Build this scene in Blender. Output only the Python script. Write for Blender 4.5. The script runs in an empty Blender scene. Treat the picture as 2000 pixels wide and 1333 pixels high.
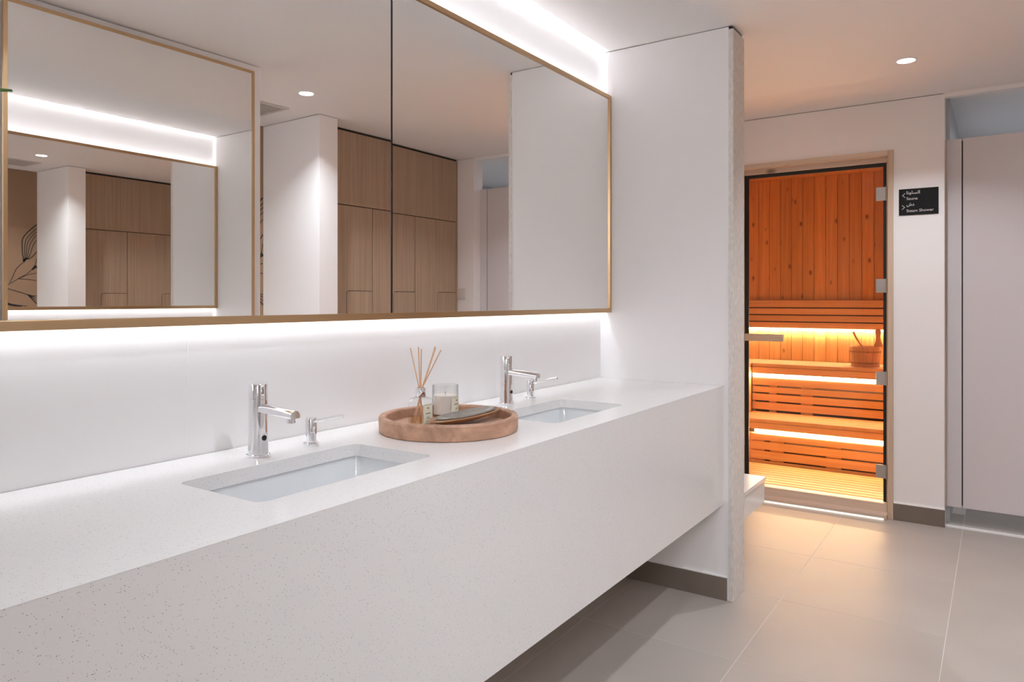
import bpy, bmesh, math, random
from mathutils import Vector, Matrix

random.seed(7)
SC = bpy.context.scene
COL = SC.collection

# ------------------------------------------------------------------ measures (metres)
HC = 2.39           # ceiling
YP = 2.99           # partition, near face
XP = 0.589          # partition, end
D = 0.575           # vanity depth
ZC = 0.894          # worktop
ZA = 0.40           # apron underside
YS = 4.623          # sauna wall
XS1 = 1.277         # sauna wall, right end
GLASS = 0.0524      # mirror plane
MF = 0.0585         # mirror frame front
ZMB, ZMT = 1.194, 2.183
XB = 2.622           # mural wall
XCUP = 2.22         # cupboard fronts
Y0 = -2.2           # wall behind the camera

# ------------------------------------------------------------------ camera
cam = bpy.data.cameras.new('camera')
cam_o = bpy.data.objects.new('camera', cam)
COL.objects.link(cam_o)
cam.sensor_width = 36.0
cam.lens = 1409.8 * 36.0 / 2000.0
cam.shift_y = -(666.5 - 586.7) / 2000.0
cam.clip_start = 0.01
cam_o.location = (1.525, 0.0, 1.25)
cam_o.rotation_euler = (math.radians(90), 0, math.radians(34.0))
SC.camera = cam_o

# ------------------------------------------------------------------ view, world
SC.view_settings.view_transform = 'Standard'
SC.view_settings.look = 'None'
SC.view_settings.gamma = 1.0
SC.view_settings.use_curve_mapping = False
SC.view_settings.exposure = 0.73
SC.cycles.max_bounces = 14
SC.cycles.diffuse_bounces = 7
SC.cycles.glossy_bounces = 8
SC.cycles.transparent_max_bounces = 16
SC.cycles.use_denoising = True
world = bpy.data.worlds.new('world')
SC.world = world
world.use_nodes = True
world.node_tree.nodes['Background'].inputs[0].default_value = (0.9, 0.88, 0.86, 1)
world.node_tree.nodes['Background'].inputs[1].default_value = 0.05

P_SPOT = 13.5       # downlights
P_LED_UP = 6.8      # strip above the mirror
P_LED_DN = 0.92     # strip below the mirror
E_SAUNA = 47.0      # sauna strips (emission)
E_SILL = 1.0
P_FILL = 27.0     # added fill panel, unseen, behind the camera


def kelvin(t):
    return {2700: (1.0, 0.66, 0.36), 3500: (1.0, 0.83, 0.66), 4000: (0.90, 0.985, 1.07), 4500: (0.93, 0.985, 1.05), 7500: (0.78, 0.87, 1.0)}[t]


# ------------------------------------------------------------------ materials
MATS = {}


def new_mat(name):
    m = bpy.data.materials.new(name)
    m.use_nodes = True
    nt = m.node_tree
    b = nt.nodes['Principled BSDF']
    MATS[name] = m
    return m, nt, b


def nd(nt, kind, **kw):
    n = nt.nodes.new(kind)
    for k, v in kw.items():
        setattr(n, k, v)
    return n


def rgba(c):
    return (c[0], c[1], c[2], 1.0)


def plain(name, col, rough=0.5, metal=0.0, spec=None, coat=0.0, bump=0.0, bscale=200.0, var=0.0, vscale=3.0):
    m, nt, b = new_mat(name)
    b.inputs['Base Color'].default_value = rgba(col)
    b.inputs['Roughness'].default_value = rough
    b.inputs['Metallic'].default_value = metal
    if spec is not None:
        b.inputs['Specular IOR Level'].default_value = spec
    if coat:
        b.inputs['Coat Weight'].default_value = coat
        b.inputs['Coat Roughness'].default_value = 0.08
    tc = nd(nt, 'ShaderNodeTexCoord')
    if var:
        nz = nd(nt, 'ShaderNodeTexNoise')
        nz.inputs['Scale'].default_value = vscale
        nz.inputs['Detail'].default_value = 5
        nt.links.new(tc.outputs['Object'], nz.inputs['Vector'])
        cr = nd(nt, 'ShaderNodeValToRGB')
        cr.color_ramp.elements[0].position = 0.3
        cr.color_ramp.elements[1].position = 0.7
        cr.color_ramp.elements[0].color = rgba([c * (1 - var) for c in col])
        cr.color_ramp.elements[1].color = rgba([min(1, c * (1 + var)) for c in col])
        nt.links.new(nz.outputs['Fac'], cr.inputs['Fac'])
        nt.links.new(cr.outputs['Color'], b.inputs['Base Color'])
    if bump:
        n2 = nd(nt, 'ShaderNodeTexNoise')
        n2.inputs['Scale'].default_value = bscale
        n2.inputs['Detail'].default_value = 3
        nt.links.new(tc.outputs['Object'], n2.inputs['Vector'])
        bp = nd(nt, 'ShaderNodeBump')
        bp.inputs['Strength'].default_value = bump
        bp.inputs['Distance'].default_value = 0.002
        nt.links.new(n2.outputs['Fac'], bp.inputs['Height'])
        nt.links.new(bp.outputs['Normal'], b.inputs['Normal'])
    return m


def emit(name, col, strength):
    m = bpy.data.materials.new(name)
    m.use_nodes = True
    nt = m.node_tree
    nt.nodes.remove(nt.nodes['Principled BSDF'])
    e = nd(nt, 'ShaderNodeEmission')
    e.inputs['Color'].default_value = rgba(col)
    e.inputs['Strength'].default_value = strength
    nt.links.new(e.outputs[0], nt.nodes['Material Output'].inputs['Surface'])
    MATS[name] = m
    return m


def wood(name, light, dark, axis=0, freq=60.0, stretch=0.03, rough=0.5, knots=None, rnd=0.12):
    """grain runs along `axis` of the object's own coordinates"""
    m, nt, b = new_mat(name)
    tc = nd(nt, 'ShaderNodeTexCoord')
    oi = nd(nt, 'ShaderNodeObjectInfo')
    off = nd(nt, 'ShaderNodeVectorMath', operation='SCALE')
    comb = nd(nt, 'ShaderNodeCombineXYZ')
    for i in range(3):
        nt.links.new(oi.outputs['Random'], comb.inputs[i])
    off.inputs['Scale'].default_value = 37.0
    nt.links.new(comb.outputs[0], off.inputs[0])
    add = nd(nt, 'ShaderNodeVectorMath', operation='ADD')
    nt.links.new(tc.outputs['Object'], add.inputs[0])
    nt.links.new(off.outputs[0], add.inputs[1])
    mp = nd(nt, 'ShaderNodeMapping')
    s = [freq] * 3
    s[axis] = freq * stretch
    mp.inputs['Scale'].default_value = s
    nt.links.new(add.outputs[0], mp.inputs['Vector'])
    nz = nd(nt, 'ShaderNodeTexNoise')
    nz.inputs['Scale'].default_value = 1.0
    nz.inputs['Detail'].default_value = 6
    nz.inputs['Roughness'].default_value = 0.6
    nz.inputs['Distortion'].default_value = 0.4
    nt.links.new(mp.outputs[0], nz.inputs['Vector'])
    cr = nd(nt, 'ShaderNodeValToRGB')
    cr.color_ramp.elements[0].position = 0.32
    cr.color_ramp.elements[1].position = 0.68
    cr.color_ramp.elements[0].color = rgba(dark)
    cr.color_ramp.elements[1].color = rgba(light)
    nt.links.new(nz.outputs['Fac'], cr.inputs['Fac'])
    hs = nd(nt, 'ShaderNodeHueSaturation')
    mr = nd(nt, 'ShaderNodeMapRange')
    mr.inputs['To Min'].default_value = 1.0 - rnd
    mr.inputs['To Max'].default_value = 1.0 + rnd
    nt.links.new(oi.outputs['Random'], mr.inputs['Value'])
    nt.links.new(mr.outputs[0], hs.inputs['Value'])
    nt.links.new(cr.outputs['Color'], hs.inputs['Color'])
    out = hs.outputs['Color']
    if knots:
        mk = nd(nt, 'ShaderNodeMapping')
        ks = [knots[0]] * 3
        ks[axis] = knots[0] * 0.55
        mk.inputs['Scale'].default_value = ks
        nt.links.new(add.outputs[0], mk.inputs['Vector'])
        vo = nd(nt, 'ShaderNodeTexVoronoi')
        vo.inputs['Scale'].default_value = 1.0
        nt.links.new(mk.outputs[0], vo.inputs['Vector'])
        kr = nd(nt, 'ShaderNodeValToRGB')
        kr.color_ramp.elements[0].position = 0.05
        kr.color_ramp.elements[1].position = 0.17
        kr.color_ramp.elements[0].color = (1, 1, 1, 1)
        kr.color_ramp.elements[1].color = (0, 0, 0, 1)
        nt.links.new(vo.outputs['Distance'], kr.inputs['Fac'])
        mx = nd(nt, 'ShaderNodeMix', data_type='RGBA')
        nt.links.new(kr.outputs['Color'], mx.inputs['Factor'])
        nt.links.new(out, mx.inputs[6])
        mx.inputs[7].default_value = rgba(knots[1])
        out = mx.outputs[2]
    nt.links.new(out, b.inputs['Base Color'])
    b.inputs['Roughness'].default_value = rough
    bp = nd(nt, 'ShaderNodeBump')
    bp.inputs['Strength'].default_value = 0.12
    bp.inputs['Distance'].default_value = 0.001
    nt.links.new(nz.outputs['Fac'], bp.inputs['Height'])
    nt.links.new(bp.outputs['Normal'], b.inputs['Normal'])
    return m


def quartz(name, col, rough):
    m, nt, b = new_mat(name)
    tc = nd(nt, 'ShaderNodeTexCoord')
    vo = nd(nt, 'ShaderNodeTexVoronoi')
    vo.inputs['Scale'].default_value = 420.0
    mpq = nd(nt, 'ShaderNodeMapping')
    mpq.inputs['Rotation'].default_value = (0.5, 0.7, 0.3)
    mpq.inputs['Location'].default_value = (0.013, 0.027, 0.041)
    nt.links.new(tc.outputs['Object'], mpq.inputs['Vector'])
    nt.links.new(mpq.outputs[0], vo.inputs['Vector'])
    sep = nd(nt, 'ShaderNodeSeparateColor')
    nt.links.new(vo.outputs['Color'], sep.inputs[0])
    # a grain shows where its random value is high and we are near its centre
    gt = nd(nt, 'ShaderNodeMath', operation='GREATER_THAN')
    gt.inputs[1].default_value = 0.85
    nt.links.new(sep.outputs[0], gt.inputs[0])
    lt = nd(nt, 'ShaderNodeMath', operation='LESS_THAN')
    lt.inputs[1].default_value = 0.33
    nt.links.new(vo.outputs['Distance'], lt.inputs[0])
    mu = nd(nt, 'ShaderNodeMath', operation='MULTIPLY')
    nt.links.new(gt.outputs[0], mu.inputs[0])
    nt.links.new(lt.outputs[0], mu.inputs[1])
    shade = nd(nt, 'ShaderNodeMath', operation='MULTIPLY')
    nt.links.new(mu.outputs[0], shade.inputs[0])
    nt.links.new(sep.outputs[1], shade.inputs[1])
    mx = nd(nt, 'ShaderNodeMix', data_type='RGBA')
    nt.links.new(shade.outputs[0], mx.inputs['Factor'])
    mx.inputs[6].default_value = rgba(col)
    mx.inputs[7].default_value = rgba((0.32, 0.29, 0.27))
    nt.links.new(mx.outputs[2], b.inputs['Base Color'])
    b.inputs['Roughness'].default_value = rough
    return m


def travertine(name):
    m, nt, b = new_mat(name)
    tc = nd(nt, 'ShaderNodeTexCoord')
    mp = nd(nt, 'ShaderNodeMapping')
    mp.inputs['Scale'].default_value = (90, 90, 35)
    nt.links.new(tc.outputs['Object'], mp.inputs['Vector'])
    nz = nd(nt, 'ShaderNodeTexNoise')
    nz.inputs['Scale'].default_value = 1.0
    nz.inputs['Detail'].default_value = 8
    nz.inputs['Roughness'].default_value = 0.7
    nt.links.new(mp.outputs[0], nz.inputs['Vector'])
    cr = nd(nt, 'ShaderNodeValToRGB')
    cr.color_ramp.elements[0].position = 0.28
    cr.color_ramp.elements[0].color = (0.61, 0.55, 0.505, 1)
    cr.color_ramp.elements[1].position = 0.62
    cr.color_ramp.elements[1].color = (0.82, 0.775, 0.74, 1)
    nt.links.new(nz.outputs['Fac'], cr.inputs['Fac'])
    nt.links.new(cr.outputs['Color'], b.inputs['Base Color'])
    b.inputs['Roughness'].default_value = 0.75
    bp = nd(nt, 'ShaderNodeBump')
    bp.inputs['Strength'].default_value = 0.5
    bp.inputs['Distance'].default_value = 0.003
    nt.links.new(nz.outputs['Fac'], bp.inputs['Height'])
    nt.links.new(bp.outputs['Normal'], b.inputs['Normal'])
    return m


def pane(name, tint, refl=0.05, rim=1.0):
    """thin flat glazing: clear straight through, a little reflection"""
    m = bpy.data.materials.new(name)
    m.use_nodes = True
    nt = m.node_tree
    nt.nodes.remove(nt.nodes['Principled BSDF'])
    tr = nd(nt, 'ShaderNodeBsdfTransparent')
    cm = nd(nt, 'ShaderNodeMix', data_type='RGBA')
    cm.inputs[6].default_value = rgba(tint)
    cm.inputs[7].default_value = rgba([c * rim for c in tint])
    nt.links.new(cm.outputs[2], tr.inputs['Color'])
    gl = nd(nt, 'ShaderNodeBsdfGlossy')
    gl.inputs['Roughness'].default_value = 0.02
    lw = nd(nt, 'ShaderNodeLayerWeight')
    lw.inputs['Blend'].default_value = 0.5
    pw = nd(nt, 'ShaderNodeMath', operation='POWER')
    pw.inputs[1].default_value = 5.0
    nt.links.new(lw.outputs['Facing'], pw.inputs[0])
    p3 = nd(nt, 'ShaderNodeMath', operation='POWER')
    p3.inputs[1].default_value = 4.0
    nt.links.new(lw.outputs['Facing'], p3.inputs[0])
    nt.links.new(p3.outputs[0], cm.inputs['Factor'])
    fr = nd(nt, 'ShaderNodeMath', operation='MULTIPLY_ADD')
    fr.inputs[1].default_value = 0.55
    fr.inputs[2].default_value = refl
    nt.links.new(pw.outputs[0], fr.inputs[0])
    mx = nd(nt, 'ShaderNodeMixShader')
    nt.links.new(fr.outputs[0], mx.inputs[0])
    nt.links.new(tr.outputs[0], mx.inputs[1])
    nt.links.new(gl.outputs[0], mx.inputs[2])
    nt.links.new(mx.outputs[0], nt.nodes['Material Output'].inputs['Surface'])
    MATS[name] = m
    return m


plain('wall_white', (0.885, 0.862, 0.860), 0.55, bump=0.03, bscale=120)
plain('ceiling_white', (0.885, 0.86, 0.85), 0.7, bump=0.02, bscale=90)
plain('wall_panel', (0.86, 0.84, 0.838), 0.28)
plain('joint_white', (0.9, 0.88, 0.87), 0.5)
plain('gap_shade', (0.05, 0.04, 0.035), 0.8)  # near-black colour standing in for shade inside narrow gaps
plain('tile', (0.45, 0.398, 0.358), 0.42, spec=0.28, var=0.05, vscale=2.2, bump=0.02, bscale=60)
plain('grout', (0.66, 0.60, 0.55), 0.8)
plain('baseboard', (0.20, 0.16, 0.13), 0.35, var=0.06, vscale=5)
quartz('quartz', (0.84, 0.82, 0.812), 0.16)
plain('ceramic', (0.80, 0.815, 0.83), 0.08, coat=0.4)
plain('chrome', (0.86, 0.86, 0.88), 0.05, metal=1.0)
plain('steel', (0.50, 0.49, 0.47), 0.32, metal=1.0)
plain('gold', (0.60, 0.41, 0.235), 0.34, metal=1.0, bump=0.02, bscale=300)
plain('mirror', (0.925, 0.915, 0.90), 0.0, metal=1.0)
plain('mirror_edge', (0.02, 0.02, 0.025), 0.15)
plain('black', (0.012, 0.011, 0.011), 0.35)
plain('gasket', (0.008, 0.006, 0.005), 0.5)
travertine('travertine')
wood('oak', (0.47, 0.34, 0.235), (0.36, 0.25, 0.17), axis=2, freq=70, stretch=0.02, rough=0.5, rnd=0.04)
wood('pine_board', (0.76, 0.43, 0.165), (0.60, 0.29, 0.085), axis=2, freq=45, stretch=0.03, rough=0.5, knots=(11.0, (0.22, 0.085, 0.025)), rnd=0.10)
wood('bench_wood', (0.80, 0.50, 0.27), (0.68, 0.385, 0.185), axis=0, freq=45, stretch=0.03, rough=0.45, rnd=0.07)
wood('bench_wood_long', (0.80, 0.50, 0.27), (0.68, 0.385, 0.185), axis=1, freq=45, stretch=0.03, rough=0.45, rnd=0.07)
wood('frame_pine', (0.70, 0.545, 0.41), (0.56, 0.41, 0.29), axis=2, freq=40, stretch=0.03, rough=0.55, knots=(7.0, (0.22, 0.13, 0.08)), rnd=0.03)
wood('sill_pine', (0.72, 0.585, 0.47), (0.58, 0.45, 0.35), axis=0, freq=40, stretch=0.03, rough=0.5, knots=(7.0, (0.27, 0.18, 0.12)), rnd=0.03)
wood('handle_wood', (0.62, 0.46, 0.33), (0.50, 0.35, 0.24), axis=0, freq=60, stretch=0.04, rough=0.5, rnd=0.02)
wood('bucket_wood', (0.70, 0.40, 0.20), (0.55, 0.28, 0.12), axis=2, freq=50, stretch=0.05, rough=0.5, rnd=0.08)
wood('tray_wood', (0.66, 0.385, 0.25), (0.33, 0.18, 0.115), axis=1, freq=22, stretch=0.3, rough=0.5, rnd=0.0)
wood('dish_wood', (0.42, 0.22, 0.10), (0.28, 0.135, 0.06), axis=1, freq=60, stretch=0.08, rough=0.45, rnd=0.0)
plain('dish_glaze', (0.30, 0.27, 0.24), 0.3, var=0.2, vscale=30)
plain('reed', (0.72, 0.42, 0.24), 0.6)
plain('label_paper', (0.80, 0.77, 0.62), 0.6)
plain('label_ink', (0.16, 0.15, 0.11), 0.6)
plain('wax', (0.90, 0.85, 0.80), 0.45)
pane('bottle_glass', (0.975, 0.975, 0.97), 0.06, 0.45)
pane('bottle_oil', (0.96, 0.88, 0.74))
pane('door_glass', (0.96, 0.86, 0.72), 0.03)
plain('mural_paint', (0.33, 0.20, 0.12), 0.7, var=0.05, vscale=2)
plain('taupe_low_bounce', (0.27, 0.26, 0.255), 0.7)  # muted to cut bounce light from the added right-hand wall
plain('mural_ink', (0.012, 0.01, 0.01), 0.6)
plain('cubicle_panel', (0.66, 0.615, 0.625), 0.32)
plain('steam_tile', (0.52, 0.53, 0.55), 0.4)
plain('sign_black', (0.010, 0.010, 0.010), 0.6, spec=0.2)
plain('sign_white', (0.62, 0.60, 0.585), 0.5)
plain('switch_plate', (0.72, 0.68, 0.65), 0.35)
plain('vent_white', (0.62, 0.58, 0.55), 0.5)
plain('leaf', (0.10, 0.22, 0.05), 0.4, var=0.3, vscale=20)
plain('stem', (0.13, 0.12, 0.05), 0.6)
plain('vase_white', (0.72, 0.70, 0.68), 0.3)
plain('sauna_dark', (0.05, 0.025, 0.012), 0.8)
emit('downlight_glow', (1.0, 0.97, 0.93), 14.0)
emit('led_white', kelvin(4500), 10.0)
emit('led_sauna', (1.0, 0.80, 0.56), E_SAUNA)
emit('led_backrest', (1.0, 0.93, 0.80), E_SAUNA)
emit('led_sill', (1.0, 0.85, 0.68), E_SILL)


# ------------------------------------------------------------------ mesh helpers
def mesh_from(bm, name):
    me = bpy.data.meshes.new(name)
    bm.normal_update()
    bm.to_mesh(me)
    bm.free()
    return me


def add_box(bm, x0, x1, y0, y1, z0, z1, bev=0.0):
    vs = [bm.verts.new(c) for c in ((x0, y0, z0), (x1, y0, z0), (x1, y1, z0), (x0, y1, z0), (x0, y0, z1), (x1, y0, z1), (x1, y1, z1), (x0, y1, z1))]
    fs = [bm.faces.new([vs[i] for i in q]) for q in ((0, 3, 2, 1), (4, 5, 6, 7), (0, 1, 5, 4), (1, 2, 6, 5), (2, 3, 7, 6), (3, 0, 4, 7))]
    if bev:
        es = list({e for f in fs for e in f.edges})
        bmesh.ops.bevel(bm, geom=es, offset=bev, segments=2, profile=0.5, affect='EDGES')


def add_lathe(bm, prof, cx=0.0, cy=0.0, seg=32, cap=True):
    """profile of (radius, z)"""
    rings = []
    for r, z in prof:
        rings.append([bm.verts.new((cx + r * math.cos(2 * math.pi * i / seg), cy + r * math.sin(2 * math.pi * i / seg), z)) for i in range(seg)])
    for a, b in zip(rings, rings[1:]):
        for i in range(seg):
            j = (i + 1) % seg
            bm.faces.new((a[i], a[j], b[j], b[i]))
    if cap:
        bm.faces.new(list(reversed(rings[0])))
        bm.faces.new(rings[-1])


def add_tube(bm, pts, rad, seg=16):
    """round rod through points; rad is a number or one per point"""
    pts = [Vector(p) for p in pts]
    rads = rad if isinstance(rad, (list, tuple)) else [rad] * len(pts)
    rings = []
    up = Vector((0, 0, 1))
    for i, p in enumerate(pts):
        d = (pts[min(i + 1, len(pts) - 1)] - pts[max(i - 1, 0)]).normalized()
        u = d.cross(up)
        if u.length < 1e-3:
            u = d.cross(Vector((1, 0, 0)))
        u.normalize()
        v = d.cross(u)
        rings.append([bm.verts.new(p + rads[i] * (math.cos(2 * math.pi * k / seg) * u + math.sin(2 * math.pi * k / seg) * v)) for k in range(seg)])
    for a, b in zip(rings, rings[1:]):
        for i in range(seg):
            j = (i + 1) % seg
            bm.faces.new((a[i], a[j], b[j], b[i]))
    bm.faces.new(list(reversed(rings[0])))
    bm.faces.new(rings[-1])


def add_prism(bm, poly, lo, hi, axis):
    """extrude a 2-D outline along an axis; poly in the other two axes (in xyz order)"""
    def co(p, h):
        if axis == 0:
            return (h, p[0], p[1])
        if axis == 1:
            return (p[0], h, p[1])
        return (p[0], p[1], h)
    a = [bm.verts.new(co(p, lo)) for p in poly]
    b = [bm.verts.new(co(p, hi)) for p in poly]
    n = len(poly)
    bm.faces.new(list(reversed(a)))
    bm.faces.new(b)
    for i in range(n):
        j = (i + 1) % n
        bm.faces.new((a[i], a[j], b[j], b[i]))
    bmesh.ops.recalc_face_normals(bm, faces=bm.faces[:])


def obj(name, bm, mat, parent=None, smooth=False, loc=None):
    me = mesh_from(bm, name)
    if smooth:
        for p in me.polygons:
            p.use_smooth = True
        try:
            me.set_sharp_from_angle(angle=math.radians(35))
        except Exception:
            pass
    o = bpy.data.objects.new(name, me)
    me.materials.append(MATS[mat])
    COL.objects.link(o)
    if parent is not None:
        o.parent = parent
    if loc is not None:
        o.location = loc
    return o


def tag(o, label=None, cat=None, group=None, kind=None):
    if label:
        o['label'] = label
    if cat:
        o['category'] = cat
    if group:
        o['group'] = group
    if kind:
        o['kind'] = kind
    return o


def thing(name, label, cat, loc=(0, 0, 0), group=None, rotz=0.0):
    o = bpy.data.objects.new(name, None)
    o.empty_display_size = 0.05
    COL.objects.link(o)
    o.location = loc
    o.rotation_euler = (0, 0, rotz)
    return tag(o, label, cat, group)


def box(name, dims, mat, parent=None, bev=0.0, origin=(0, 0, 0)):
    """a box given in world coordinates; `origin` is the parent's place"""
    x0, x1, y0, y1, z0, z1 = dims
    ox, oy, oz = origin
    c = ((x0 + x1) / 2, (y0 + y1) / 2, (z0 + z1) / 2)
    hx, hy, hz = (x1 - x0) / 2, (y1 - y0) / 2, (z1 - z0) / 2
    bm = bmesh.new()
    add_box(bm, -hx, hx, -hy, hy, -hz, hz, bev)
    return obj(name, bm, mat, parent, loc=(c[0] - ox, c[1] - oy, c[2] - oz))


def struct(name, dims, mat, bev=0.0):
    return tag(box(name, dims, mat, None, bev), kind='structure')


def dup(o, parent=None, loc=None):
    c = o.copy()
    COL.objects.link(c)
    c.parent = parent
    if loc is not None:
        c.location = loc
    return c


def dup_tree(o, parent, loc, label=None):
    c = dup(o, parent, loc)
    if label:
        c['label'] = label
    for ch in list(o.children):
        k = dup(ch, c)
        for g in list(ch.children):
            dup(g, k)
    return c


def rounded_rect(x0, x1, y0, y1, r, n=6):
    pts = []
    for cx, cy, a0 in ((x1 - r, y1 - r, 0), (x0 + r, y1 - r, 90), (x0 + r, y0 + r, 180), (x1 - r, y0 + r, 270)):
        for i in range(n + 1):
            a = math.radians(a0 + 90 * i / n)
            pts.append((cx + r * math.cos(a), cy + r * math.sin(a)))
    return pts


# ================================================================== THE SETTING
# floor: screed with a grid of large tiles, joints recessed
floor = struct('floor', (-0.1, 4.2, Y0 - 0.1, YS + 1.5, -0.12, -0.0007), 'grout')
TX, TY = 0.593, 0.6125
tx0, ty0 = 0.769 - 2 * TX, 2.508 - 8 * TY
bmt = bmesh.new()
add_box(bmt, -TX / 2 + 0.0014, TX / 2 - 0.0014, -TY / 2 + 0.0014, TY / 2 - 0.0014, -0.012, 0.0, 0.0004)
proto = None
for i in range(0, 5):
    for j in range(0, 16):
        cx, cy = tx0 + (i + 0.5) * TX, ty0 + (j + 0.5) * TY
        if cy > YS + 1.5 or cx < -0.25 or cx > 2.9:
            continue
        if cx < 1.2 and cy > 4.75:
            continue
        loc = (cx - floor.location.x, cy - floor.location.y, -floor.location.z)
        if proto is None:
            proto = obj('floor_tile', bmt, 'tile', floor, loc=loc)
        else:
            dup(proto, floor, loc)

# ceiling
ceiling = struct('ceiling', (-0.8, 4.2, Y0 - 0.1, YS + 1.9, HC, HC + 0.12), 'ceiling_white')

# vanity wall: large porcelain panels on a backing wall
wall_vanity = struct('wall_vanity', (-0.12, -0.0006, Y0, YS + 0.05, 0.0, HC), 'joint_white')
edges = [Y0, -1.485, -0.27, 0.945, 2.16, YP]
for a, b in zip(edges, edges[1:]):
    box('wall_panel', (-0.010, 0.0, a + 0.0012, b - 0.0012, 0.0, HC), 'wall_panel', wall_vanity, 0.0006, wall_vanity.location)
box('wall_panel', (-0.010, 0.0, YP + 0.14, YS, 0.0, HC), 'wall_white', wall_vanity, 0.0, wall_vanity.location)

# partition between vanity and sauna lobby
PT0, PT1 = YP, 3.135
wall_partition = struct('wall_partition', (0.0, XP, PT0, PT1, 0.0, HC - 0.0035), 'wall_white')
shade_strip_1 = struct('shade_strip_1', (0.0, XP - 0.015, PT0 + 0.012, PT1 - 0.012, HC - 0.0035, HC), 'gap_shade')  # dark strip stands in for the shade between wall and ceiling
trim_2 = struct('trim_2', (XP, XP + 0.005, PT0 - 0.002, PT1, 0.0, HC - 0.0035), 'joint_white')
tag(trim_2, 'white edge bead on the partition')
# rough stone end cladding
cl = thing('stone_cladding', 'rough pale travertine slab capping the free end of the white partition', 'stone slab', (XP + 0.005, PT0 - 0.004, 0))
bm = bmesh.new()
add_box(bm, 0, 0.021, 0, PT1 - PT0 + 0.008, 0.0, HC - 0.014, 0.0015)
obj('slab', bm, 'travertine', cl)
bm = bmesh.new()
add_box(bm, 0, 0.013, 0.008, PT1 - PT0, HC - 0.014, HC - 0.001)
obj('shadow_gap', bm, 'gap_shade', cl)

# wall with the long mirror, opposite the vanity
wall_opposite = struct('wall_opposite', (1.594, 1.70, 0.75, 2.193, 0.0, HC - 0.0035), 'wall_white')
struct('shade_strip_3', (1.604, 1.69, 0.76, 2.183, HC - 0.0035, HC), 'gap_shade')  # near-black strip for the gap shade atop this wall
# mural wall behind it, pier, wall behind the camera
wall_mural = struct('wall_mural', (XB, XB + 0.1, 0.90, 2.94, 0.0, HC), 'mural_paint')
struct('wall_right_unseen', (XB, XB + 0.1, Y0, 0.90, 0.0, HC), 'taupe_low_bounce')  # added unseen wall, dull so it bounces little light onto the apron
wall_pier = struct('wall_pier', (2.062, XB + 0.1, 2.94, 3.082, 0.0, HC - 0.0035), 'wall_white')
struct('shade_strip_4', (2.072, XB + 0.1, 2.95, 3.072, HC - 0.0035, HC), 'gap_shade')  # ceiling gap shade over the pier, as a dark strip
struct('wall_behind', (-0.1, XB + 0.1, Y0 - 0.1, Y0, 0.0, HC), 'wall_white')
struct('wall_light_block', (-0.01, 1.42, -0.68, -0.56, 0.0, HC), 'wall_white')  # added unseen wall; keeps the fill panel off the near apron
struct('wall_closet_back', (2.83, 2.93, 3.0, YS + 0.1, 0.0, HC), 'wall_white')
# short wall between cupboards and the cubicle opening
wall_return = struct('wall_return', (2.06, 2.83, 4.61, 4.73, 0.0, HC - 0.0035), 'wall_white')
struct('shade_strip_5', (2.07, 2.82, 4.62, 4.72, HC - 0.0035, HC), 'gap_shade')  # dark strip for gap shade over the return wall

# sauna wall, built round the door opening
DX0, DX1, DZT = 0.145, 1.027, 2.106
wall_sauna = struct('wall_sauna', (DX1, XS1, YS, YS + 0.12, 0.0, HC - 0.0035), 'wall_white')
wo = wall_sauna.location
box('wall_piece', (0.0, DX1, YS, YS + 0.12, DZT, HC - 0.0035), 'wall_white', wall_sauna, 0, wo)
box('wall_piece', (0.0, DX0, YS, YS + 0.12, 0.0, DZT), 'wall_white', wall_sauna, 0, wo)
struct('shade_strip_6', (0.0, XS1 - 0.01, YS + 0.01, YS + 0.11, HC - 0.0035, HC), 'gap_shade')  # gap shade above the sauna wall, a dark strip
# header over the cubicle opening
struct('trim_7', (XS1, 2.06, YS, YS + 0.05, HC - 0.022, HC), 'ceiling_white')

# sauna shell
SX0, SX1, SYB, SZT = -0.60, 1.20, 6.25, 2.255
struct('wall_sauna_left', (SX0 - 0.08, SX0, YS + 0.12, SYB + 0.1, 0.0, HC), 'pine_board')
struct('wall_sauna_right', (SX1, XS1 + 0.02, YS + 0.12, SYB + 0.1, 0.0, HC), 'steam_tile')
struct('ceiling_sauna', (SX0, SX1, YS + 0.12, SYB, SZT, SZT + 0.03), 'pine_board')
struct('floor_sauna', (SX0, SX1, YS + 0.10, SYB, -0.05, 0.012), 'sauna_dark')
wall_sauna_back = struct('wall_sauna_back', (SX0, SX1, SYB, SYB + 0.08, 0.0, SZT), 'sauna_dark')
# vertical tongue-and-groove boards
BW = 0.088
bmb = bmesh.new()
add_box(bmb, -BW / 2 + 0.0012, BW / 2 - 0.0012, -0.008, 0.008, -SZT / 2, SZT / 2, 0.003)
pb = None
n = int((SX1 - SX0) / BW)
for i in range(n):
    loc = (SX0 + (i + 0.5) * BW - wall_sauna_back.location.x, SYB - 0.008 - wall_sauna_back.location.y, 0)
    if pb is None:
        pb = obj('wall_board', bmb, 'pine_board', wall_sauna_back, loc=loc)
    else:
        dup(pb, wall_sauna_back, loc)
lining = wall_lining = struct('wall_sauna_lining', (SX1 - 0.004, SX1, YS + 0.12, SYB, 0.0, SZT), 'sauna_dark')
pb2 = None
bmb = bmesh.new()
add_box(bmb, -0.008, 0.008, -BW / 2 + 0.0012, BW / 2 - 0.0012, -SZT / 2, SZT / 2, 0.003)
for i in range(int((SYB - YS - 0.14) / BW)):
    loc = (-0.012, YS + 0.12 + (i + 0.5) * BW - lining.location.y, 0)
    if pb2 is None:
        pb2 = obj('wall_board', bmb, 'pine_board', lining, loc=loc)
    else:
        dup(pb2, lining, loc)

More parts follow.
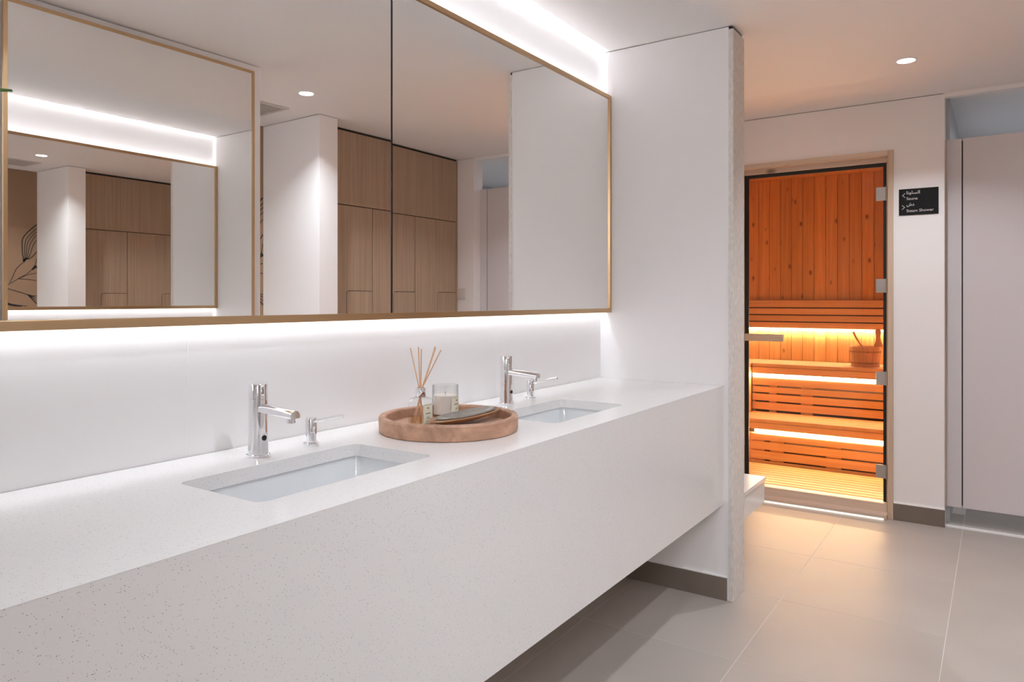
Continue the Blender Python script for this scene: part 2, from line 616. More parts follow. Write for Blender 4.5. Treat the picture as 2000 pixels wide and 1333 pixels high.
# steam-shower side
struct('wall_steam_back', (XS1, 2.93, YS + 1.5, YS + 1.6, 0.0, HC), 'steam_tile')
struct('wall_steam_right', (2.83, 2.93, YS + 0.1, YS + 1.5, 0.0, HC), 'steam_tile')

# baseboards (dark tile with a white bead)
def baseboard(name, dims, bead):
    b = struct(name, dims, 'baseboard', 0.001)
    box('bead', bead, 'joint_white', b, 0, b.location)
    return b
BH = 0.095
baseboard('baseboard_partition', (0.01, XP, PT0 - 0.009, PT0, 0.0, BH), (0.01, XP, PT0 - 0.009, PT0, BH, BH + 0.004))
baseboard('baseboard_vanity', (0.0, 0.009, Y0, PT0 - 0.009, 0.0, BH), (0.0, 0.009, Y0, PT0 - 0.009, BH, BH + 0.004))
baseboard('baseboard_sauna', (DX1 + 0.001, XS1 + 0.002, YS - 0.009, YS, 0.0, BH), (DX1 + 0.001, XS1 + 0.002, YS - 0.009, YS, BH, BH + 0.005))
baseboard('baseboard_pier', (2.062, XB, 2.931, 2.94, 0.0, BH), (2.062, XB, 2.931, 2.94, BH, BH + 0.004))
baseboard('baseboard_lobby', (0.0, XP, PT1, PT1 + 0.009, 0.0, BH), (0.0, XP, PT1, PT1 + 0.009, BH, BH + 0.004))

# ================================================================== ROOM LIGHTS AND ADDED FILL
dl_proto = None


def downlight(x, y, label, power, spread=122):
    global dl_proto
    if dl_proto is None:
        t = thing('downlight', label, 'ceiling light', (x, y, HC), 'recessed ceiling downlights')
        bm = bmesh.new()
        add_lathe(bm, [(0.047, 0.0), (0.047, -0.002), (0.039, -0.004), (0.0375, -0.001), (0.0375, 0.0)], cap=False, seg=40)
        obj('trim_ring', bm, 'ceiling_white', t, True)
        bm = bmesh.new()
        add_lathe(bm, [(0.037, -0.0004), (0.037, -0.0012)], seg=40)
        obj('lens', bm, 'downlight_glow', t)
        dl_proto = t
    else:
        t = dup_tree(dl_proto, None, (x, y, HC), label)
    li = bpy.data.lights.new('downlight_lamp', 'AREA')
    li.shape = 'DISK'
    li.size = 0.072
    li.energy = power
    li.color = kelvin(4000)
    li.spread = math.radians(spread)
    lo = bpy.data.objects.new('downlight_lamp', li)
    COL.objects.link(lo)
    lo.location = (x, y, HC - 0.0016)


downlight(1.160, 3.887, 'round white ceiling downlight in the lobby in front of the sauna door', P_SPOT * 0.37)
downlight(1.770, 2.610, 'round ceiling downlight beside the white pier, seen only in the mirror', P_SPOT * 0.42)
downlight(1.160, 1.100, 'round fill downlight added above the near basin, out of view', P_SPOT * 0.29)  # added to light the worktop and apron
downlight(2.150, 1.200, 'round fill downlight added between the mural wall and the dressing mirror wall, unseen', P_SPOT * 0.55)  # added to brighten the pier and mural, hidden by the mirror wall


def area(name, loc, size, rot, power, col, spread=180):
    li = bpy.data.lights.new(name, 'AREA')
    li.shape = 'RECTANGLE'
    li.size, li.size_y = size
    li.energy = power
    li.color = col
    li.spread = math.radians(spread)
    o = bpy.data.objects.new(name, li)
    COL.objects.link(o)
    o.location = loc
    o.rotation_euler = rot
    return o


pn = thing('fill_panel', 'unseen square fill panel added on the ceiling behind the camera for ambient light', 'ceiling light', (2.20, -1.75, HC))  # added ceiling fill, out of view, brightening the partition and walls
bm = bmesh.new()
add_box(bm, -0.32, 0.32, -0.32, 0.32, -0.012, 0.0, 0.002)
obj('frame', bm, 'ceiling_white', pn)
bm = bmesh.new()
add_box(bm, -0.295, 0.295, -0.295, 0.295, -0.0135, -0.0121)
obj('diffuser', bm, 'downlight_glow', pn)
area('fill_panel_lamp', (2.20, -1.75, HC - 0.014), (0.58, 0.58), (0, 0, 0), P_FILL, kelvin(4000), 180)


# ================================================================== MIRROR OVER THE VANITY
MY0, MY1 = 0.13, YP - 0.002
SEAM = 1.552
mw = thing('wall_mirror', 'long gold-framed mirror glowing above and below over the vanity', 'mirror', (0, MY0, ZMB))


def mbox(name, dims, mat, parent=mw, bev=0.0):
    return box(name, dims, mat, parent, bev, mw.location)


FT = 0.0155
mbox('bottom_rail', (0.030, MF, MY0, MY1, ZMB, ZMB + 0.019), 'gold', bev=0.0008)
mbox('top_rail', (0.030, MF, MY0, MY1, ZMT - FT, ZMT), 'gold', bev=0.0008)
mbox('stile', (0.030, MF, MY1 - FT, MY1, ZMB + 0.019, ZMT - FT), 'gold', bev=0.0008)
mbox('stile', (0.030, MF, MY0, MY0 + FT, ZMB + 0.019, ZMT - FT), 'gold', bev=0.0008)
mbox('backing', (0.028, 0.034, MY0 + 0.002, MY1 - 0.002, ZMB + 0.002, ZMT - 0.002), 'wall_white')
# right pane, true to the wall
mbox('mirror_pane', (GLASS - 0.005, GLASS, SEAM + 0.0025, MY1 - FT, ZMB + 0.019, ZMT - FT), 'mirror')
mbox('pane_edge', (GLASS - 0.006, GLASS + 0.0012, SEAM - 0.001, SEAM + 0.0045, ZMB + 0.019, ZMT - FT), 'mirror_edge')
# left pane hangs a touch out of true
bm = bmesh.new()
add_box(bm, -0.005, 0.0, -(SEAM - 0.001 - MY0 - FT), 0.0, ZMB + 0.019 - ZMB, ZMT - FT - ZMB)
pl = obj('mirror_pane', bm, 'mirror', mw, loc=(GLASS, SEAM - 0.001 - MY0, 0))
pl.rotation_euler = (0, 0, -0.0145)
mbox('led_strip', (0.006, 0.016, MY0 + 0.03, MY1 - 0.03, ZMB + 0.052, ZMB + 0.058), 'led_white')
mbox('led_strip', (0.006, 0.016, MY0 + 0.03, MY1 - 0.03, ZMT - 0.198, ZMT - 0.192), 'led_white')
ylen = MY1 - MY0 - 0.04
ymid = (MY0 + MY1) / 2
area('mirror_led_down', (0.014, ymid, ZMB + 0.050), (0.016, ylen), (0, 0, 0), P_LED_DN, kelvin(4500), 180)
area('mirror_led_up', (0.018, ymid, ZMT - 0.190), (0.016, ylen), (math.pi, 0, 0), P_LED_UP, kelvin(4500), 70)

# full-height mirror on the opposite wall (seen by reflection)
M2W, M2Z0, M2Z1 = 1.058, 0.25, 2.357
m2 = thing('dressing_mirror', 'tall gold-framed mirror on the opposite wall, seen inside the vanity mirror', 'mirror', (1.594, 2.153, M2Z0), rotz=-0.0175)


def m2box(name, dims, mat):
    return box(name, dims, mat, m2, 0.0005)


MH = M2Z1 - M2Z0
m2box('top_rail', (-0.014, 0.0, -M2W, 0.0, MH - 0.014, MH), 'gold')
m2box('bottom_rail', (-0.014, 0.0, -M2W, 0.0, 0.0, 0.014), 'gold')
m2box('stile', (-0.014, 0.0, -0.014, 0.0, 0.014, MH - 0.014), 'gold')
m2box('stile', (-0.014, 0.0, -M2W, -M2W + 0.014, 0.014, MH - 0.014), 'gold')
bm = bmesh.new()
add_box(bm, -0.011, -0.006, -M2W + 0.014, -0.014, 0.014, MH - 0.014)
obj('mirror_pane', bm, 'mirror', m2)

# ================================================================== VANITY
VY0 = -0.555
van = thing('vanity_counter', 'long floating white speckled quartz vanity counter with a deep apron', 'counter', (0, VY0, ZA))
holes = [(0.199, 0.452, 0.800, 1.270), (0.215, 0.468, 1.795, 2.258)]
bm = bmesh.new()
add_box(bm, 0.002, D, VY0, YP - 0.001, ZC - 0.030, ZC)
for v in bm.verts:                      # mitred front edge
    if v.co.x > D - 1e-4 and v.co.z < ZC - 0.01:
        v.co.x -= 0.030
top = obj('worktop', bm, 'quartz', van, loc=(0, -VY0, -ZA))
for hx0, hx1, hy0, hy1 in holes:
    bmc = bmesh.new()
    add_prism(bmc, rounded_rect(hx0, hx1, hy0, hy1, 0.022), ZC - 0.08, ZC + 0.05, 2)
    cut = bpy.data.objects.new('cutter', mesh_from(bmc, 'cutter'))
    COL.objects.link(cut)
    cut.location = (0, 0, 0)
    md = top.modifiers.new('cut', 'BOOLEAN')
    md.operation = 'DIFFERENCE'
    md.solver = 'EXACT'
    md.object = cut
bpy.context.view_layer.update()
dg = bpy.context.evaluated_depsgraph_get()
me = bpy.data.meshes.new_from_object(top.evaluated_get(dg))
top.modifiers.clear()
top.data = me
for o in [o for o in bpy.data.objects if o.name.startswith('cutter')]:
    bpy.data.objects.remove(o)
bm = bmesh.new()
add_prism(bm, [(D - 0.020, 0.0), (D, 0.0), (D, ZC - ZA - 0.0004), (D - 0.0203, ZC - ZA - 0.0207)], 0.0, YP - 0.001 - VY0, 1)
obj('apron', bm, 'quartz', van)
box('carcass', (0.012, D - 0.021, VY0 + 0.01, YP - 0.012, ZA + 0.004, ZA + 0.022), 'wall_white', van, 0, van.location)
box('end_panel', (0.012, D - 0.021, VY0 + 0.001, VY0 + 0.02, ZA + 0.022, ZC - 0.031), 'quartz', van, 0, van.location)

# undermount basins
bas0 = None
for k, (hx0, hx1, hy0, hy1) in enumerate(holes):
    cx, cy = (hx0 + hx1) / 2, (hy0 + hy1) / 2
    label = ('rectangular white ceramic basin beside the nearer tap, at the left', 'rectangular white ceramic basin beside the farther tap, next to the partition')[k]
    if bas0 is None:
        t = thing('sink_basin', label, 'sink', (cx, cy, ZC - 0.16), 'undermount basins')
        w, l, zt = (hx1 - hx0) / 2 + 0.006, (hy1 - hy0) / 2 + 0.006, 0.1295
        bm = bmesh.new()
        loops = []
        for ins, z, r in ((-0.012, zt, 0.034), (-0.012, zt - 0.008, 0.034), (0.0, zt - 0.0005, 0.024), (0.003, zt - 0.02, 0.028), (0.012, 0.035, 0.04), (0.028, 0.012, 0.045), (0.06, 0.006, 0.05)):
            loops.append([bm.verts.new((x, y, z)) for x, y in rounded_rect(-w + ins, w - ins, -l + ins, l - ins, r)])
        order = [loops[1], loops[0]] + loops[2:]
        for a, b in zip(order, order[1:]):
            for i in range(len(a)):
                j = (i + 1) % len(a)
                bm.faces.new((a[i], a[j], b[j], b[i]))
        bm.faces.new(order[-1])
        outer = [bm.verts.new((v.co.x * 1.02, v.co.y * 1.01, -0.006)) for v in order[0]]
        for i in range(len(outer)):
            j = (i + 1) % len(outer)
            bm.faces.new((order[0][j], order[0][i], outer[i], outer[j]))
        bm.faces.new(list(reversed(outer)))
        bmesh.ops.recalc_face_normals(bm, faces=bm.faces[:])
        obj('bowl', bm, 'ceramic', t, True)
        bm = bmesh.new()
        add_lathe(bm, [(0.026, 0.006), (0.026, 0.009), (0.022, 0.0105), (0.012, 0.009), (0.002, 0.009)], seg=28)
        obj('drain', bm, 'chrome', t, True)
        bas0 = t
    else:
        dup_tree(bas0, None, (cx, cy, ZC - 0.16), label)


# taps
def make_tap(loc, label):
    t = thing('faucet', label, 'faucet', loc, 'sensor taps')
    bm = bmesh.new()
    add_lathe(bm, [(0.0255, 0.0), (0.0262, 0.001), (0.0262, 0.005), (0.0245, 0.0065)], seg=40)
    obj('base_ring', bm, 'chrome', t, True)
    bm = bmesh.new()
    add_lathe(bm, [(0.0235, 0.0065), (0.0228, 0.015), (0.0218, 0.03), (0.0213, 0.05), (0.0213, 0.1295), (0.0208, 0.130), (0.0208, 0.1308), (0.0213, 0.1313), (0.0213, 0.1635), (0.0203, 0.165)], seg=48)
    obj('body', bm, 'chrome', t, True)
    # spout: a bar with a round back and a flat belly, end cut square
    bm = bmesh.new()
    secs = []
    for x, zc, s in ((0.012, 0.1085, 1.0), (0.05, 0.1065, 1.0), (0.10, 0.1035, 0.98), (0.128, 0.1015, 0.96)):
        ring = []
        for i in range(17):
            a = math.radians(-25 + 230 * i / 16)
            ring.append(bm.verts.new((x, 0.0135 * s * math.cos(a), zc + 0.0125 * s * math.sin(a))))
        if x > 0.11:
            pass
        secs.append(ring)
    for a, b in zip(secs, secs[1:]):
        for i in range(17):
            j = (i + 1) % 17
            bm.faces.new((a[i], a[j], b[j], b[i]))
    bm.faces.new(secs[0])
    bm.faces.new(list(reversed(secs[-1])))
    bmesh.ops.recalc_face_normals(bm, faces=bm.faces[:])
    sp = obj('spout', bm, 'chrome', t, True)
    bm = bmesh.new()
    add_lathe(bm, [(0.0085, 0.0855), (0.0095, 0.0865), (0.0095, 0.098), (0.0085, 0.100)], cx=0.114, seg=24)
    obj('aerator', bm, 'chrome', sp, True)
    bm = bmesh.new()
    add_tube(bm, [(0.0205, 0.0, 0.043), (0.0222, 0.0, 0.043)], 0.0062, 24)
    obj('sensor_eye', bm, 'black', t)
    return t


tap = make_tap((0.121, 1.044, ZC), 'chrome sensor tap behind the nearer basin at the left')
dup_tree(tap, None, (0.127, 2.038, ZC), 'chrome sensor tap behind the farther basin, right of the wooden tray')


def make_soap(loc, label):
    t = thing('soap_dispenser', label, 'soap dispenser', loc, 'pump soap dispensers')
    bm = bmesh.new()
    add_lathe(bm, [(0.0185, 0.0), (0.019, 0.001), (0.019, 0.0055), (0.0175, 0.007)], seg=32)
    obj('flange', bm, 'chrome', t, True)
    bm = bmesh.new()
    add_lathe(bm, [(0.0118, 0.007), (0.0118, 0.026)], seg=32)
    obj('neck', bm, 'chrome', t, True)
    bm = bmesh.new()
    add_lathe(bm, [(0.0118, 0.0255), (0.0137, 0.0262), (0.0137, 0.0655), (0.0127, 0.067)], seg=32)
    obj('pump_head', bm, 'chrome', t, True)
    bm = bmesh.new()
    add_tube(bm, [(0.010, 0.0, 0.0585), (0.06, 0.0, 0.0705), (0.104, 0.0, 0.0805), (0.112, 0.0, 0.0815)], [0.0042, 0.0040, 0.0036, 0.0040], 16)
    obj('nozzle', bm, 'chrome', t, True)
    return t


soap = make_soap((0.125, 1.194, ZC), 'small chrome soap pump right of the nearer tap')
dup_tree(soap, None, (0.127, 2.191, ZC), 'small chrome soap pump right of the farther tap')

# ---------------------------------------------------------------- tray and what stands on it
TC = (0.27, 1.55)
tr = thing('serving_tray', 'round wooden tray with a raised rim between the two basins', 'tray', (TC[0], TC[1], ZC))
R = 0.19
bm = bmesh.new()
add_lathe(bm, [(R - 0.006, 0.0), (R - 0.001, 0.002), (R, 0.006), (R + 0.001, 0.038), (R - 0.002, 0.0425), (R - 0.010, 0.0435), (R - 0.016, 0.0425), (R - 0.019, 0.039), (R - 0.021, 0.0155)], seg=96, cap=False)
obj('rim', bm, 'tray_wood', tr, True)
bm = bmesh.new()
add_lathe(bm, [(R - 0.007, 0.0005), (R - 0.0206, 0.0155)], seg=96)
obj('base', bm, 'tray_wood', tr, True)
ZT = ZC + 0.0157

# reed diffuser
dfl = (0.2286, 1.480, ZT)
df = thing('reed_diffuser', 'square glass scent bottle with reeds and a silver collar on the tray', 'reed diffuser', dfl, rotz=math.radians(3))
bw = 0.0245
bm = bmesh.new()
sect = [(bw - 0.002, 0.0), (bw, 0.003), (bw, 0.070), (bw - 0.004, 0.0755), (0.016, 0.078), (0.0115, 0.080), (0.0115, 0.086)]
loops = []
for q, z in sect:
    rr = 0.006 if q > 0.02 else q * 0.98
    loops.append([bm.verts.new((x, y, z)) for x, y in rounded_rect(-q, q, -q, q, rr, 5)])
for a, b in zip(loops, loops[1:]):
    for i in range(len(a)):
        j = (i + 1) % len(a)
        bm.faces.new((a[i], a[j], b[j], b[i]))
bm.faces.new(list(reversed(loops[0])))
obj('bottle', bm, 'bottle_glass', df, True)
bm = bmesh.new()
add_prism(bm, rounded_rect(-bw + 0.004, bw - 0.004, -bw + 0.004, bw - 0.004, 0.004), 0.006, 0.030, 2)
obj('oil', bm, 'bottle_oil', df)
bm = bmesh.new()
add_lathe(bm, [(0.0135, 0.079), (0.014, 0.080), (0.014, 0.1025), (0.0125, 0.104), (0.009, 0.104), (0.009, 0.081)], seg=32, cap=False)
obj('collar', bm, 'chrome', df, True)
lab_parent = None
bm = bmesh.new()
add_box(bm, bw + 0.0002, bw + 0.0008, -0.0195, 0.0195, 0.008, 0.062)
lb = obj('label', bm, 'label_paper', df)
tag(lb, 'cream paper label with small print')


def ink_lines(parent, x, w, rows, yc=0.0, curved=None):
    """printed lines on a label that faces +x"""
    bm = bmesh.new()
    for z, half, h in rows:
        add_box(bm, x, x + 0.0003, yc - half, yc + half, z - h / 2, z + h / 2)
    return obj('print', bm, 'label_ink', parent)


ink_lines(lb, bw + 0.0008, 0, [(0.0595, 0.018, 0.0006), (0.0105, 0.018, 0.0006), (0.0505, 0.004, 0.003), (0.036, 0.010, 0.0022), (0.026, 0.006, 0.0012), (0.0225, 0.007, 0.0012), (0.0165, 0.009, 0.0008)])
# reeds: lower end in the oil, upper end fanned out (directions in world axes, turned back into the bottle's own)
rot = Matrix.Rotation(-math.radians(3), 3, 'Z')
camr = Vector((math.cos(math.radians(34)), math.sin(math.radians(34)), 0))
camf = Vector((-math.sin(math.radians(34)), math.cos(math.radians(34)), 0))
for dx, dy, zt in ((-0.029, 0.010, 0.198), (-0.0085, 0.02, 0.200), (0.0035, -0.012, 0.197), (0.038, 0.015, 0.202), (0.041, -0.006, 0.199), (0.0545, 0.004, 0.193)):
    tip = rot @ (camr * dx + camf * dy)
    foot = -tip * 0.38
    bm = bmesh.new()
    k = 0.104
    zt += 0.012
    nx = tip.normalized() * 0.005
    add_tube(bm, [(foot.x, foot.y, 0.008), (nx.x, nx.y, k), (tip.x, tip.y, zt)], 0.00165, 8)
    obj('reed', bm, 'reed', df)

# candle
cdl = (0.178, 1.647, ZT)
cd = thing('scented_candle', 'cream candle in a clear glass tumbler behind the scent bottle', 'candle', cdl, rotz=math.radians(8))
RC, HCN = 0.0385, 0.092
bm = bmesh.new()
add_lathe(bm, [(RC - 0.003, 0.0), (RC, 0.003), (RC, HCN - 0.001), (RC - 0.0012, HCN), (RC - 0.0024, HCN - 0.001), (RC - 0.0026, 0.008), (0.002, 0.007)], seg=56)
obj('glass', bm, 'bottle_glass', cd, True)
bm = bmesh.new()
add_lathe(bm, [(RC - 0.0032, 0.0085), (RC - 0.0032, 0.062), (RC - 0.0045, 0.063), (0.004, 0.0625)], seg=56)
obj('wax', bm, 'wax', cd, True)
bm = bmesh.new()
add_tube(bm, [(0, 0, 0.0620), (0.0005, 0, 0.072)], 0.0008, 8)
obj('wick', bm, 'label_ink', cd)


def curved_patch(bm, r, a0, a1, z0, z1, n=10):
    lo, hi = [], []
    for i in range(n + 1):
        a = a0 + (a1 - a0) * i / n
        lo.append(bm.verts.new((r * math.cos(a), r * math.sin(a), z0)))
        hi.append(bm.verts.new((r * math.cos(a), r * math.sin(a), z1)))
    for i in range(n):
        bm.faces.new((lo[i], lo[i + 1], hi[i + 1], hi[i]))


bm = bmesh.new()
curved_patch(bm, RC + 0.0004, -0.55, 0.55, 0.006, 0.060)
cl2 = obj('label', bm, 'label_paper', cd)
tag(cl2, 'cream paper label wrapped on the glass')
bm = bmesh.new()
for z, half, h in ((0.057, 0.5, 0.0006), (0.009, 0.5, 0.0006), (0.049, 0.10, 0.003), (0.038, 0.30, 0.0022), (0.027, 0.16, 0.0012), (0.0235, 0.2, 0.0012), (0.016, 0.26, 0.0008)):
    curved_patch(bm, RC + 0.0007, -half, half, z - h / 2, z + h / 2, 6)
obj('print', bm, 'label_ink', cl2)


# boat-shaped dishes, nested
def make_dish(name, label, loc, length, width, depth, mat, rotz, tilt, thick=0.004, lift=0.0):
    t = thing(name, label, 'dish', loc, 'nested boat dishes')
    t.rotation_euler = (tilt, 0, rotz)
    bm = bmesh.new()
    NA, NR = 48, 9

    def sheet(off, shrink):
        rings = []
        for i in range(1, NR + 1):
            q = i / NR
            ring = []
            for k in range(NA):
                a_ = 2 * math.pi * k / NA
                ca, sa = math.cos(a_), math.sin(a_)
                # blunt far end, slimmer near end
                wx = width * (1.0 if sa > 0 else 1.0 - 0.30 * sa * sa)
                x = q * wx * shrink * math.copysign(abs(ca) ** 0.85, ca)
                y = q * length / 2 * shrink * math.copysign(abs(sa) ** 0.85, sa)
                z = depth * q ** 2.6 + lift * (y / (length / 2)) ** 2 + off
                ring.append(bm.verts.new((x, y, z)))
            rings.append(ring)
        c_ = bm.verts.new((0, 0, off))
        for k in range(NA):
            bm.faces.new((c_, rings[0][k], rings[0][(k + 1) % NA]))
        for r0, r1 in zip(rings, rings[1:]):
            for k in range(NA):
                j = (k + 1) % NA
                bm.faces.new((r0[k], r1[k], r1[j], r0[j]))
        return rings[-1]
    e0 = sheet(0.0, 1.0)
    e1 = sheet(thick, 0.965)
    for k in range(NA):
        j = (k + 1) % NA
        bm.faces.new((e0[k], e0[j], e1[j], e1[k]))
    bmesh.ops.recalc_face_normals(bm, faces=bm.faces[:])
    obj('shell', bm, mat, t, True)
    return t


make_dish('boat_dish', 'brown boat-shaped wooden dish lying tilted on the tray rim', (0.302, 1.578, ZT + 0.0055), 0.262, 0.045, 0.0165, 'dish_wood', math.radians(-8), math.radians(2.2), lift=0.002)
make_dish('boat_dish', 'grey boat-shaped dish nested inside the brown wooden one', (0.300, 1.588, ZT + 0.0112), 0.215, 0.036, 0.014, 'dish_glaze', math.radians(-8), math.radians(2.2), lift=0.002)

# ---------------------------------------------------------------- leafy stems in a vase, just past the left edge
vs = thing('potted_plant', 'leafy green stems in a pale vase at the near end of the vanity', 'plant', (0.22, 0.20, ZC))
bm = bmesh.new()
add_lathe(bm, [(0.045, 0.0), (0.055, 0.02), (0.06, 0.08), (0.045, 0.17), (0.03, 0.21), (0.034, 0.23), (0.030, 0.23), (0.026, 0.21), (0.03, 0.18)], seg=36)
obj('vase', bm, 'vase_white', vs, True)
stems = [((0, 0, 0.2), (0.0, 0.05, 0.45), (-0.01, 0.14, 0.64)), ((0, 0, 0.2), (0.03, -0.03, 0.45), (0.06, -0.10, 0.68)), ((0, 0, 0.2), (-0.02, -0.02, 0.4), (-0.05, -0.06, 0.60)), ((0, 0, 0.2), (0.04, 0.03, 0.42), (0.12, 0.03, 0.58))]


def leaf_mesh(L=0.10, W=0.021):
    bm = bmesh.new()
    mid, lf, rt = [], [], []
    for i in range(9):
        s = i / 8
        w = W * math.sin(math.pi * min(1, s * 1.0)) ** 0.8 + 0.0006
        z = -0.02 * s * s
        mid.append(bm.verts.new((0, s * L, z - 0.002)))
        lf.append(bm.verts.new((-w, s * L, z + 0.002)))
        rt.append(bm.verts.new((w, s * L, z + 0.002)))
    for i in range(8):
        bm.faces.new((lf[i], mid[i], mid[i + 1], lf[i + 1]))
        bm.faces.new((mid[i], rt[i], rt[i + 1], mid[i + 1]))
    return bm


leaf0 = None
for k, st in enumerate(stems):
    bm = bmesh.new()
    add_tube(bm, st, [0.003, 0.0025, 0.0015], 8)
    obj('stem', bm, 'stem', vs, True)
    a, b, c = [Vector(p) for p in st]
    for q in range(7):
        s = 0.35 + 0.1 * q
        p = (1 - s) ** 2 * a + 2 * s * (1 - s) * b + s * s * c if q < 6 else c
        if leaf0 is None:
            leaf0 = obj('leaf', leaf_mesh(), 'leaf', vs, True)
            lo = leaf0
        else:
            lo = dup(leaf0, vs)
        lo.location = p
        lo.rotation_euler = (random.uniform(0.1, 0.7), random.uniform(-0.3, 0.3), 2.4 * q + k)
        lo.scale = (0.8, 0.8, 0.8)
# the one leaf tip that reaches into the picture
tipw = Vector((0.20, 0.509, 1.608)) - Vector((0.22, 0.20, ZC))
lo = dup(leaf0, vs)
start = Vector(stems[0][2])
dvec = tipw - start
lo.location = start
lo.rotation_euler = dvec.to_track_quat('Y', 'Z').to_euler()
sc = dvec.length / 0.1
lo.scale = (1.1, sc, 1.0)

# ================================================================== LOBBY
# cantilevered bench behind the partition
bn = thing('wall_bench', 'low floating white quartz bench behind the partition, before the sauna door', 'bench', (0.0, PT1 + 0.01, 0.26))
box('seat_slab', (0.002, 0.578, PT1 + 0.010, 3.633, 0.365, 0.385), 'quartz', bn, 0.001, bn.location)
box('bench_body', (0.002, 0.572, PT1 + 0.010, 3.627, 0.26, 0.365), 'quartz', bn, 0.001, bn.location)

# sauna door assembly
sd = thing('sauna_door', 'frameless glass sauna door with black edges in a pale timber frame', 'door', (0.585, YS, 0))
so = sd.location


def sbox(name, dims, mat, parent=sd, bev=0.0015):
    return box(name, dims, mat, parent, bev, so if parent is sd else (0, 0, 0))


GY = 4.68
sbox('jamb', (0.999, DX1, YS - 0.012, GY + 0.05, 0.0, DZT), 'frame_pine')
sbox('jamb', (DX0, DX0 + 0.026, YS - 0.012, GY + 0.05, 0.0, DZT), 'frame_pine')
sbox('head', (DX0 + 0.026, 0.999, YS - 0.012, GY + 0.05, DZT - 0.030, DZT), 'sill_pine')
sbox('sill', (DX0 + 0.026, 0.999, GY - 0.035, GY + 0.05, 0.0, 0.078), 'sill_pine')
sbox('sill_ledge', (DX0 + 0.026, 0.999, 4.565, GY - 0.035, 0.013, 0.030), 'sill_pine')
sbox('sill_skirt', (DX0 + 0.026, 0.999, 4.585, GY - 0.035, 0.0, 0.013), 'frame_pine')
sbox('sill_led', (DX0 + 0.03, 0.982, 4.569, 4.584, 0.002, 0.0125), 'led_sill', bev=0.0)
sbox('stop', (DX0 + 0.026, 0.999, GY - 0.012, GY + 0.05, 2.047, DZT - 0.030), 'sill_pine')
sbox('stop', (0.9855, 0.999, GY - 0.004, GY + 0.05, 0.078, 2.047), 'frame_pine')
GX0, GX1, GZ0, GZ1 = 0.173, 0.985, 0.084, 2.046
gl = sbox('door_leaf', (GX0 + 0.004, GX1 - 0.004, GY, GY + 0.008, GZ0, GZ1 - 0.004), 'door_glass', bev=0.0)
sbox('edge_seal', (GX0, GX0 + 0.024, GY - 0.002, GY + 0.011, GZ0, GZ1), 'gasket', bev=0)
sbox('edge_seal', (GX1 - 0.016, GX1, GY - 0.002, GY + 0.011, GZ0 - 0.004, GZ1), 'gasket', bev=0)
sbox('edge_seal', (GX0 + 0.024, GX1 - 0.016, GY - 0.002, GY + 0.011, GZ1 - 0.020, GZ1), 'gasket', bev=0)
hproto = None
for z0, z1 in ((1.828, 1.906), (1.292, 1.375), (0.757, 0.835), (0.218, 0.293)):
    zc_ = (z0 + z1) / 2
    if hproto is None:
        h = box('hinge', (0.931, 0.982, GY - 0.010, GY - 0.001, z0, z1), 'steel', sd, 0.0015, so)
        bm = bmesh.new()
        add_tube(bm, [(0, 0, -0.041), (0, 0, 0.041)], 0.0075, 14)
        obj('hinge_pin', bm, 'steel', h, loc=(0.032, -0.004, 0))
        bm = bmesh.new()
        add_box(bm, 0.034, 0.042, -0.010, 0.006, -0.039, 0.039, 0.001)
        obj('hinge_leaf', bm, 'black', h)
        hproto = h
    else:
        c = dup(hproto, sd, (hproto.location.x, hproto.location.y, zc_))
        for ch in list(hproto.children):
            dup(ch, c)
hz = 1.016
hd = box('handle', (0.19, 0.424, GY - 0.075, GY - 0.040, hz - 0.022, hz + 0.022), 'handle_wood', sd, 0.003, so)
bm = bmesh.new()
for x in (-0.06, 0.06):
    add_tube(bm, [(x, 0.0, 0), (x, 0.056, 0)], 0.007, 12)
obj('handle_post', bm, 'steel', hd)

# sign
SGX, SGZ, SGW, SGH = 1.152, 1.803, 0.194, 0.148
sg = thing('wall_sign', 'small black wall sign pointing to Sauna and Steam Shower', 'sign', (SGX, YS, SGZ))
bm = bmesh.new()
add_box(bm, -SGW / 2, SGW / 2, -0.005, 0.0, -SGH / 2, SGH / 2, 0.0006)
plate = obj('plate', bm, 'sign_black', sg)


def text_part(s, name, x, z, size, width=None, bold=0.0):
    cu = bpy.data.curves.new(name, 'FONT')
    cu.body = s
    cu.size = size
    cu.extrude = 0.0002
    cu.offset = bold
    cu.resolution_u = 3
    to = bpy.data.objects.new(name, cu)
    COL.objects.link(to)
    bpy.context.view_layer.update()
    me = bpy.data.meshes.new_from_object(to.evaluated_get(bpy.context.evaluated_depsgraph_get()))
    bpy.data.objects.remove(to)
    xs = [v.co.x for v in me.vertices]
    if not xs:
        return None
    x0, w = min(xs), max(xs) - min(xs)
    k = (width / w) if width else 1.0
    for v in me.vertices:
        v.co.x = (v.co.x - x0) * k
    me.materials.append(MATS['sign_white'])
    o = bpy.data.objects.new(name, me)
    COL.objects.link(o)
    o.parent = sg
    o.rotation_euler = (math.radians(90), 0, 0)
    o.location = (x, -0.0053, z)
    return o


